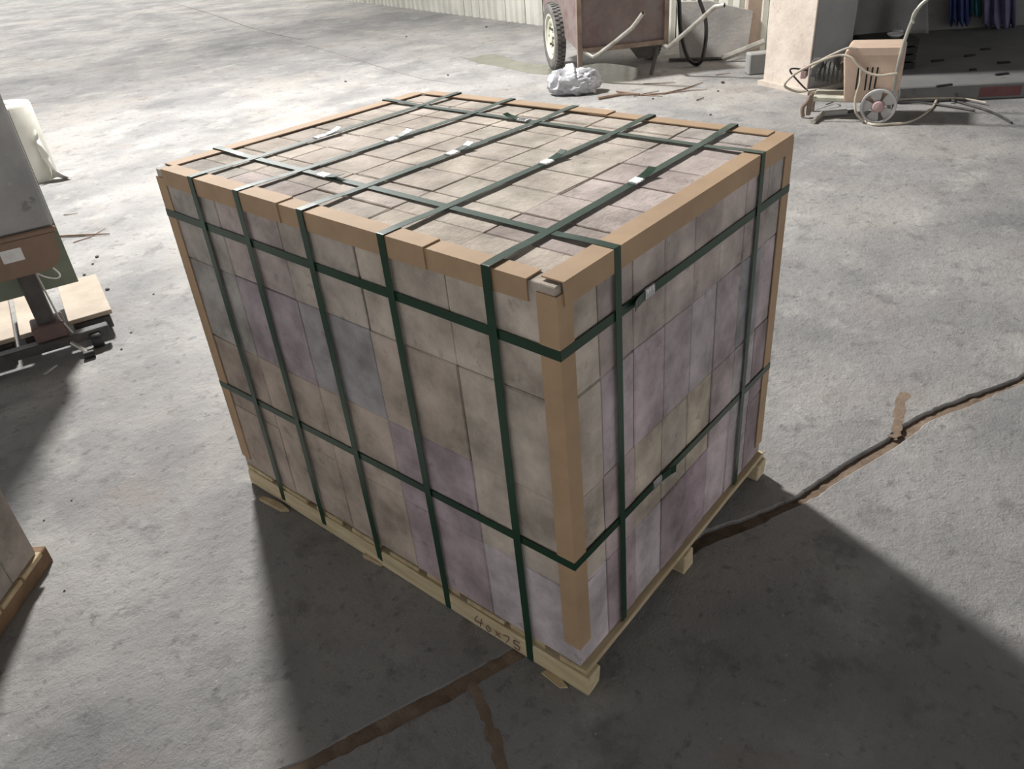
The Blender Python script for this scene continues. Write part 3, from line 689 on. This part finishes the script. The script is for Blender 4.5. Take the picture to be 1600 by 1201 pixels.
# motor and pump
g_ = q(1292, 119); cx, cz = g_[0], g_[2]
mb = MB(); pr = []
for k in range(13):
    h = -.085+k*.014; pr += [(.062 if k % 2 == 0 else .07, h), (.062 if k % 2 == 0 else .07, h+.011)]
mb.lathe([(0, -.09)]+pr+[(0, .1)], 22, frame(fw((cx, .13, cz)), lv, UP, lu)); mb.build('motor', M_motor, ws)
g2 = q(1272, 112); mb = MB(); mb.cbox((g2[0]-.035, .07, g2[2]-.05), (g2[0]+.04, .19, g2[2]+.055), .012, fw); mb.build('pump_head', M_motor, ws)
g3 = q(1306, 97); mb = MB(); mb.lathe([(0, -.03), (.02, -.03), (.026, .0), (.026, .02), (.012, .03), (0, .03)], 14, frame(fw((g3[0], .08, g3[2])), lu, lv, UP)); mb.build('pressure_knob', M_black, ws, True)
mb = MB(); g4 = q(1262, 118); mb.cbox((g4[0]-.06, .08, g4[2]-.04), (g4[0]-.02, .18, g4[2]+.03), .006, fw); mb.build('cover_plate', M_hub, ws)
# wheels
def wwheel(v):
    c = (wpt(1373, 164, 0)); c = c+lv*v; rr = c.z
    g_ = frame(Vector((c.x, c.y, rr+.0)), lu, UP, lv)
    mb = MB(); mb.lathe([(rr*.86, -.022), (rr*.97, -.022), (rr, -.012), (rr, .012), (rr*.97, .022), (rr*.86, .022)], 40, g_, True); mb.build('wheel_rim', M_rubber if False else M_wheelg, ws, True)
    mb = MB()
    for k in range(5):
        a0 = math.radians(90+72*k+18)
        def pp(r, a): return Vector((math.cos(a)*r, math.sin(a)*r, -.006))
        mb.prism([g_(pp(rr*.3, a0-.45)), g_(pp(rr*.62, a0-.46)), g_(pp(rr*.88, a0-.42)), g_(pp(rr*.88, a0-.1)), g_(pp(rr*.88, a0+.2)), g_(pp(rr*.88, a0+.42)), g_(pp(rr*.62, a0+.46)), g_(pp(rr*.3, a0+.45))], lv*.012)
    mb.build('wheel_spokes', M_wheelg, ws)
    mb = MB(); mb.lathe([(0, -.03), (rr*.26, -.026), (rr*.36, -.012), (rr*.36, .012), (0, .012)], 20, g_); mb.build('wheel_hub', M_hub, ws, True)
wwheel(-.03); wwheel(.27)
# push bar
for v in (-.015, .26):
    tb('push_bar', [wpt(1392, 170, v), wpt(1398, 130, v), wpt(1407, 85, v), wpt(1420, 45, v), wpt(1434, 14, v), wpt(1450, -2, v), wpt(1470, -18, v)], .011, M_dsteel if v > 0 else M_steel, 10)
mb = MB(); mb.tube([wpt(1470, -18, -.015), wpt(1470, -18, .26)], .011, 10); mb.build('grip_bar', M_black, ws, True)
tb('hose_hook', [wpt(1432, 14, -.03), wpt(1427, 22, -.035), wpt(1425, 30, -.035), wpt(1428, 36, -.03)], .006, M_rim)
# hose: one long length looped round the machine
hs_ = thing('washer_hose', gnd(1330, 195), 'long thin grey hose looped over and round the pressure washer', 'hose')
def hz(pts, r=.0085, m=M_hose, name='hose_loop'):
    mb = MB(); mb.tube(smoothpts(pts, 7), r, 8); mb.build(name, m, hs_, True)
hz([wpt(1402, 115, -.03), wpt(1391, 116, -.035), wpt(1375, 118, -.04), wpt(1356, 114, -.04), wpt(1342, 103, -.035), wpt(1330, 90, -.03), wpt(1312, 86, -.02), wpt(1290, 92, -.03), wpt(1262, 104, -.05), wpt(1240, 117, -.06), wpt(1227, 130, -.06), wpt(1229, 137, -.05), wpt(1245, 143, -.02), wpt(1260, 142, .0)])
hz([wpt(1338, 76, -.01), wpt(1325, 75, -.015), wpt(1305, 83, -.02), wpt(1285, 93, -.025), wpt(1268, 106, -.02)], .007)
hz([wpt(1345, 108, -.03), wpt(1344, 128, -.035), wpt(1339, 145, -.04), wpt(1336, 160, -.05), wpt(1338, 177, -.06), gnd(1350, 191)+UP*.01, gnd(1365, 197)+UP*.01, gnd(1395, 196)+UP*.01, gnd(1420, 193)+UP*.01, gnd(1445, 180)+UP*.012, gnd(1462, 160)+UP*.012, gnd(1458, 140)+UP*.08, gnd(1440, 128)+UP*.06, gnd(1410, 135)+UP*.08])
hz([gnd(1405, 150)+UP*.02, gnd(1430, 150)+UP*.02, gnd(1470, 155)+UP*.012, gnd(1510, 165)+UP*.01, gnd(1550, 178)+UP*.01, gnd(1580, 194)+UP*.01], .007, M_dsteel)
hz([gnd(1404, 163)+UP*.012, gnd(1440, 163)+UP*.012, gnd(1480, 168)+UP*.01, gnd(1522, 175)+UP*.01], .007, M_dsteel)
hz([gnd(1404, 162)+UP*.03, gnd(1450, 160)+UP*.03, gnd(1500, 158)+UP*.02, gnd(1540, 165)+UP*.02], .006)
hz([wpt(1262, 142, .02), wpt(1250, 130, .04), wpt(1235, 112, .05), wpt(1240, 107, .06), wpt(1262, 110, .06)], .006, M_black)
# spray gun on the floor
gun = thing('spray_gun', gnd(1295, 190), 'grey spray gun lying on the floor under the pressure washer', 'spray gun')
tb('barrel', [gnd(1282, 183)+UP*.022, gnd(1322, 180)+UP*.022], .02, M_wheelg, 10, gun)
tb('grip', [gnd(1285, 184)+UP*.024, gnd(1275, 190)+UP*.018, gnd(1270, 194)+UP*.014], .016, M_steel, 10, gun)
tb('nozzle', [gnd(1322, 180)+UP*.022, gnd(1332, 178)+UP*.02], .012, M_dsteel, 8, gun)
tb('cable', [gnd(1265, 172)+UP*.05, gnd(1280, 166)+UP*.06, gnd(1296, 162)+UP*.05, gnd(1304, 166)+UP*.04, gnd(1290, 170)+UP*.03], .004, M_black, 6, gun)

# ------------------------------------------------------------------ things in the recess on the right
bd_ = dep(gnd(1345, 110))
gs = thing('draped_sheet', gnd(1385, 112), 'grey tarpaulin hanging in the recess behind the pressure washer', 'tarpaulin')
mb = MB(); nx, ny = 24, 12; vs = []
for j in range(ny+1):
    for i in range(nx+1):
        px = 1332+(1450-1332)*i/nx; yb = 72-20*min(1, max(0, (px-1345)/50))+ (10 if px < 1345 else 0)
        py = -70+(yb+70)*j/ny
        vs.append(atd(px, py, bd_+.42+.03*math.sin(i*.35)+.02*math.sin(i*.6+j*.3)))
mb.add(vs, [(j*(nx+1)+i, j*(nx+1)+i+1, (j+1)*(nx+1)+i+1, (j+1)*(nx+1)+i) for j in range(ny) for i in range(nx)])
o = mb.build('sheet', M_darkwall, gs, True); sm = o.modifiers.new('t', 'SOLIDIFY'); sm.thickness = .01
dsh = atd(1397, 65, bd_+.1)
def cloth(name, xs, yb, m, label, dd, seed):
    mb = MB(); nx, ny = 18, 10; vs = []; base = dep(BW)
    for j in range(ny+1):
        for i in range(nx+1):
            px = xs[0]+(xs[1]-xs[0])*i/nx; py = -90+(yb+90+6*math.sin(i*1.3+seed))*j/ny
            vs.append(atd(px, py, dd+.035*math.sin(i*1.1+seed)+.02*math.sin(i*.5+j*.7)))
    mb.add(vs, [(j*(nx+1)+i, j*(nx+1)+i+1, (j+1)*(nx+1)+i+1, (j+1)*(nx+1)+i) for j in range(ny) for i in range(nx)])
    o = mb.build(name, m, None, True); sm = o.modifiers.new('t', 'SOLIDIFY'); sm.thickness = .008; tag(o, label, 'cloth', 'cloths hanging in the recess')
dw = (BW-CAM).dot(bR)
def wall_depth(px, py, gap):
    d = ray(px, py); t = (dw-gap)/d.dot(bR); return dep(CAM+d*t)
cloth('hanging_cloth', (1484, 1515), 36, M_blue, 'dark blue cloth hanging on the dark grey wall', wall_depth(1500, 20, .12), 0)
cloth('hanging_cloth', (1517, 1534), 22, M_teal, 'teal cloth hanging between blue and violet cloths', wall_depth(1525, 20, .12), 2)
cloth('hanging_cloth', (1537, 1588), 42, M_lilac, 'dull violet cloth hanging on the dark grey wall', wall_depth(1560, 20, .12), 4)

# near-black crate added where a dark cavity lies behind the washer, white bowl on it
ct = atd(1385, 58, 6.28); cr0 = Vector((ct.x, ct.y, 0)); cz_ = ct.z
crate = thing('dark_cavity_crate', cr0, 'black crate added for the dark cavity behind the pressure washer', 'crate')
fk = frame(cr0, RH, DH)
for k in range(4):
    z0 = .112+(cz_-.112)*k/4; z1 = .112+(cz_-.112)*(k+1)/4-.012
    for (a0, b0) in (((-.17, -.12, z0), (.2, -.10, z1)), ((-.17, .18, z0), (.2, .2, z1)), ((-.17, -.10, z0), (-.15, .18, z1)), ((.18, -.10, z0), (.2, .18, z1))):
        mb = MB(); mb.cbox(a0, b0, .002, fk); mb.build('slat', M_dark, crate)
mb = MB(); mb.box((-.165, -.115, cz_-.012), (.195, .195, cz_), fk); mb.build('lid', M_dark, crate)
mb = MB(); mb.lathe([(0, .0), (.03, .0), (.055, .018), (.06, .028), (.056, .028), (.03, .008), (0, .006)], 28, frame(fk((.05, -.03, cz_)), (1, 0, 0), (0, 1, 0)))
tag(mb.build('white_bowl', M_sticker, None, True), 'shallow white bowl resting on the black crate', 'bowl')
mb = MB(); mb.lathe([(0, .0), (.035, .0), (.04, .02), (.034, .034), (0, .036)], 22, frame(fk((.12, .08, cz_)), (1, 0, 0), (0, 1, 0)))
tag(mb.build('grey_tin', M_wheelg, None, True), 'small grey tin beside the white bowl on the black crate', 'tin')
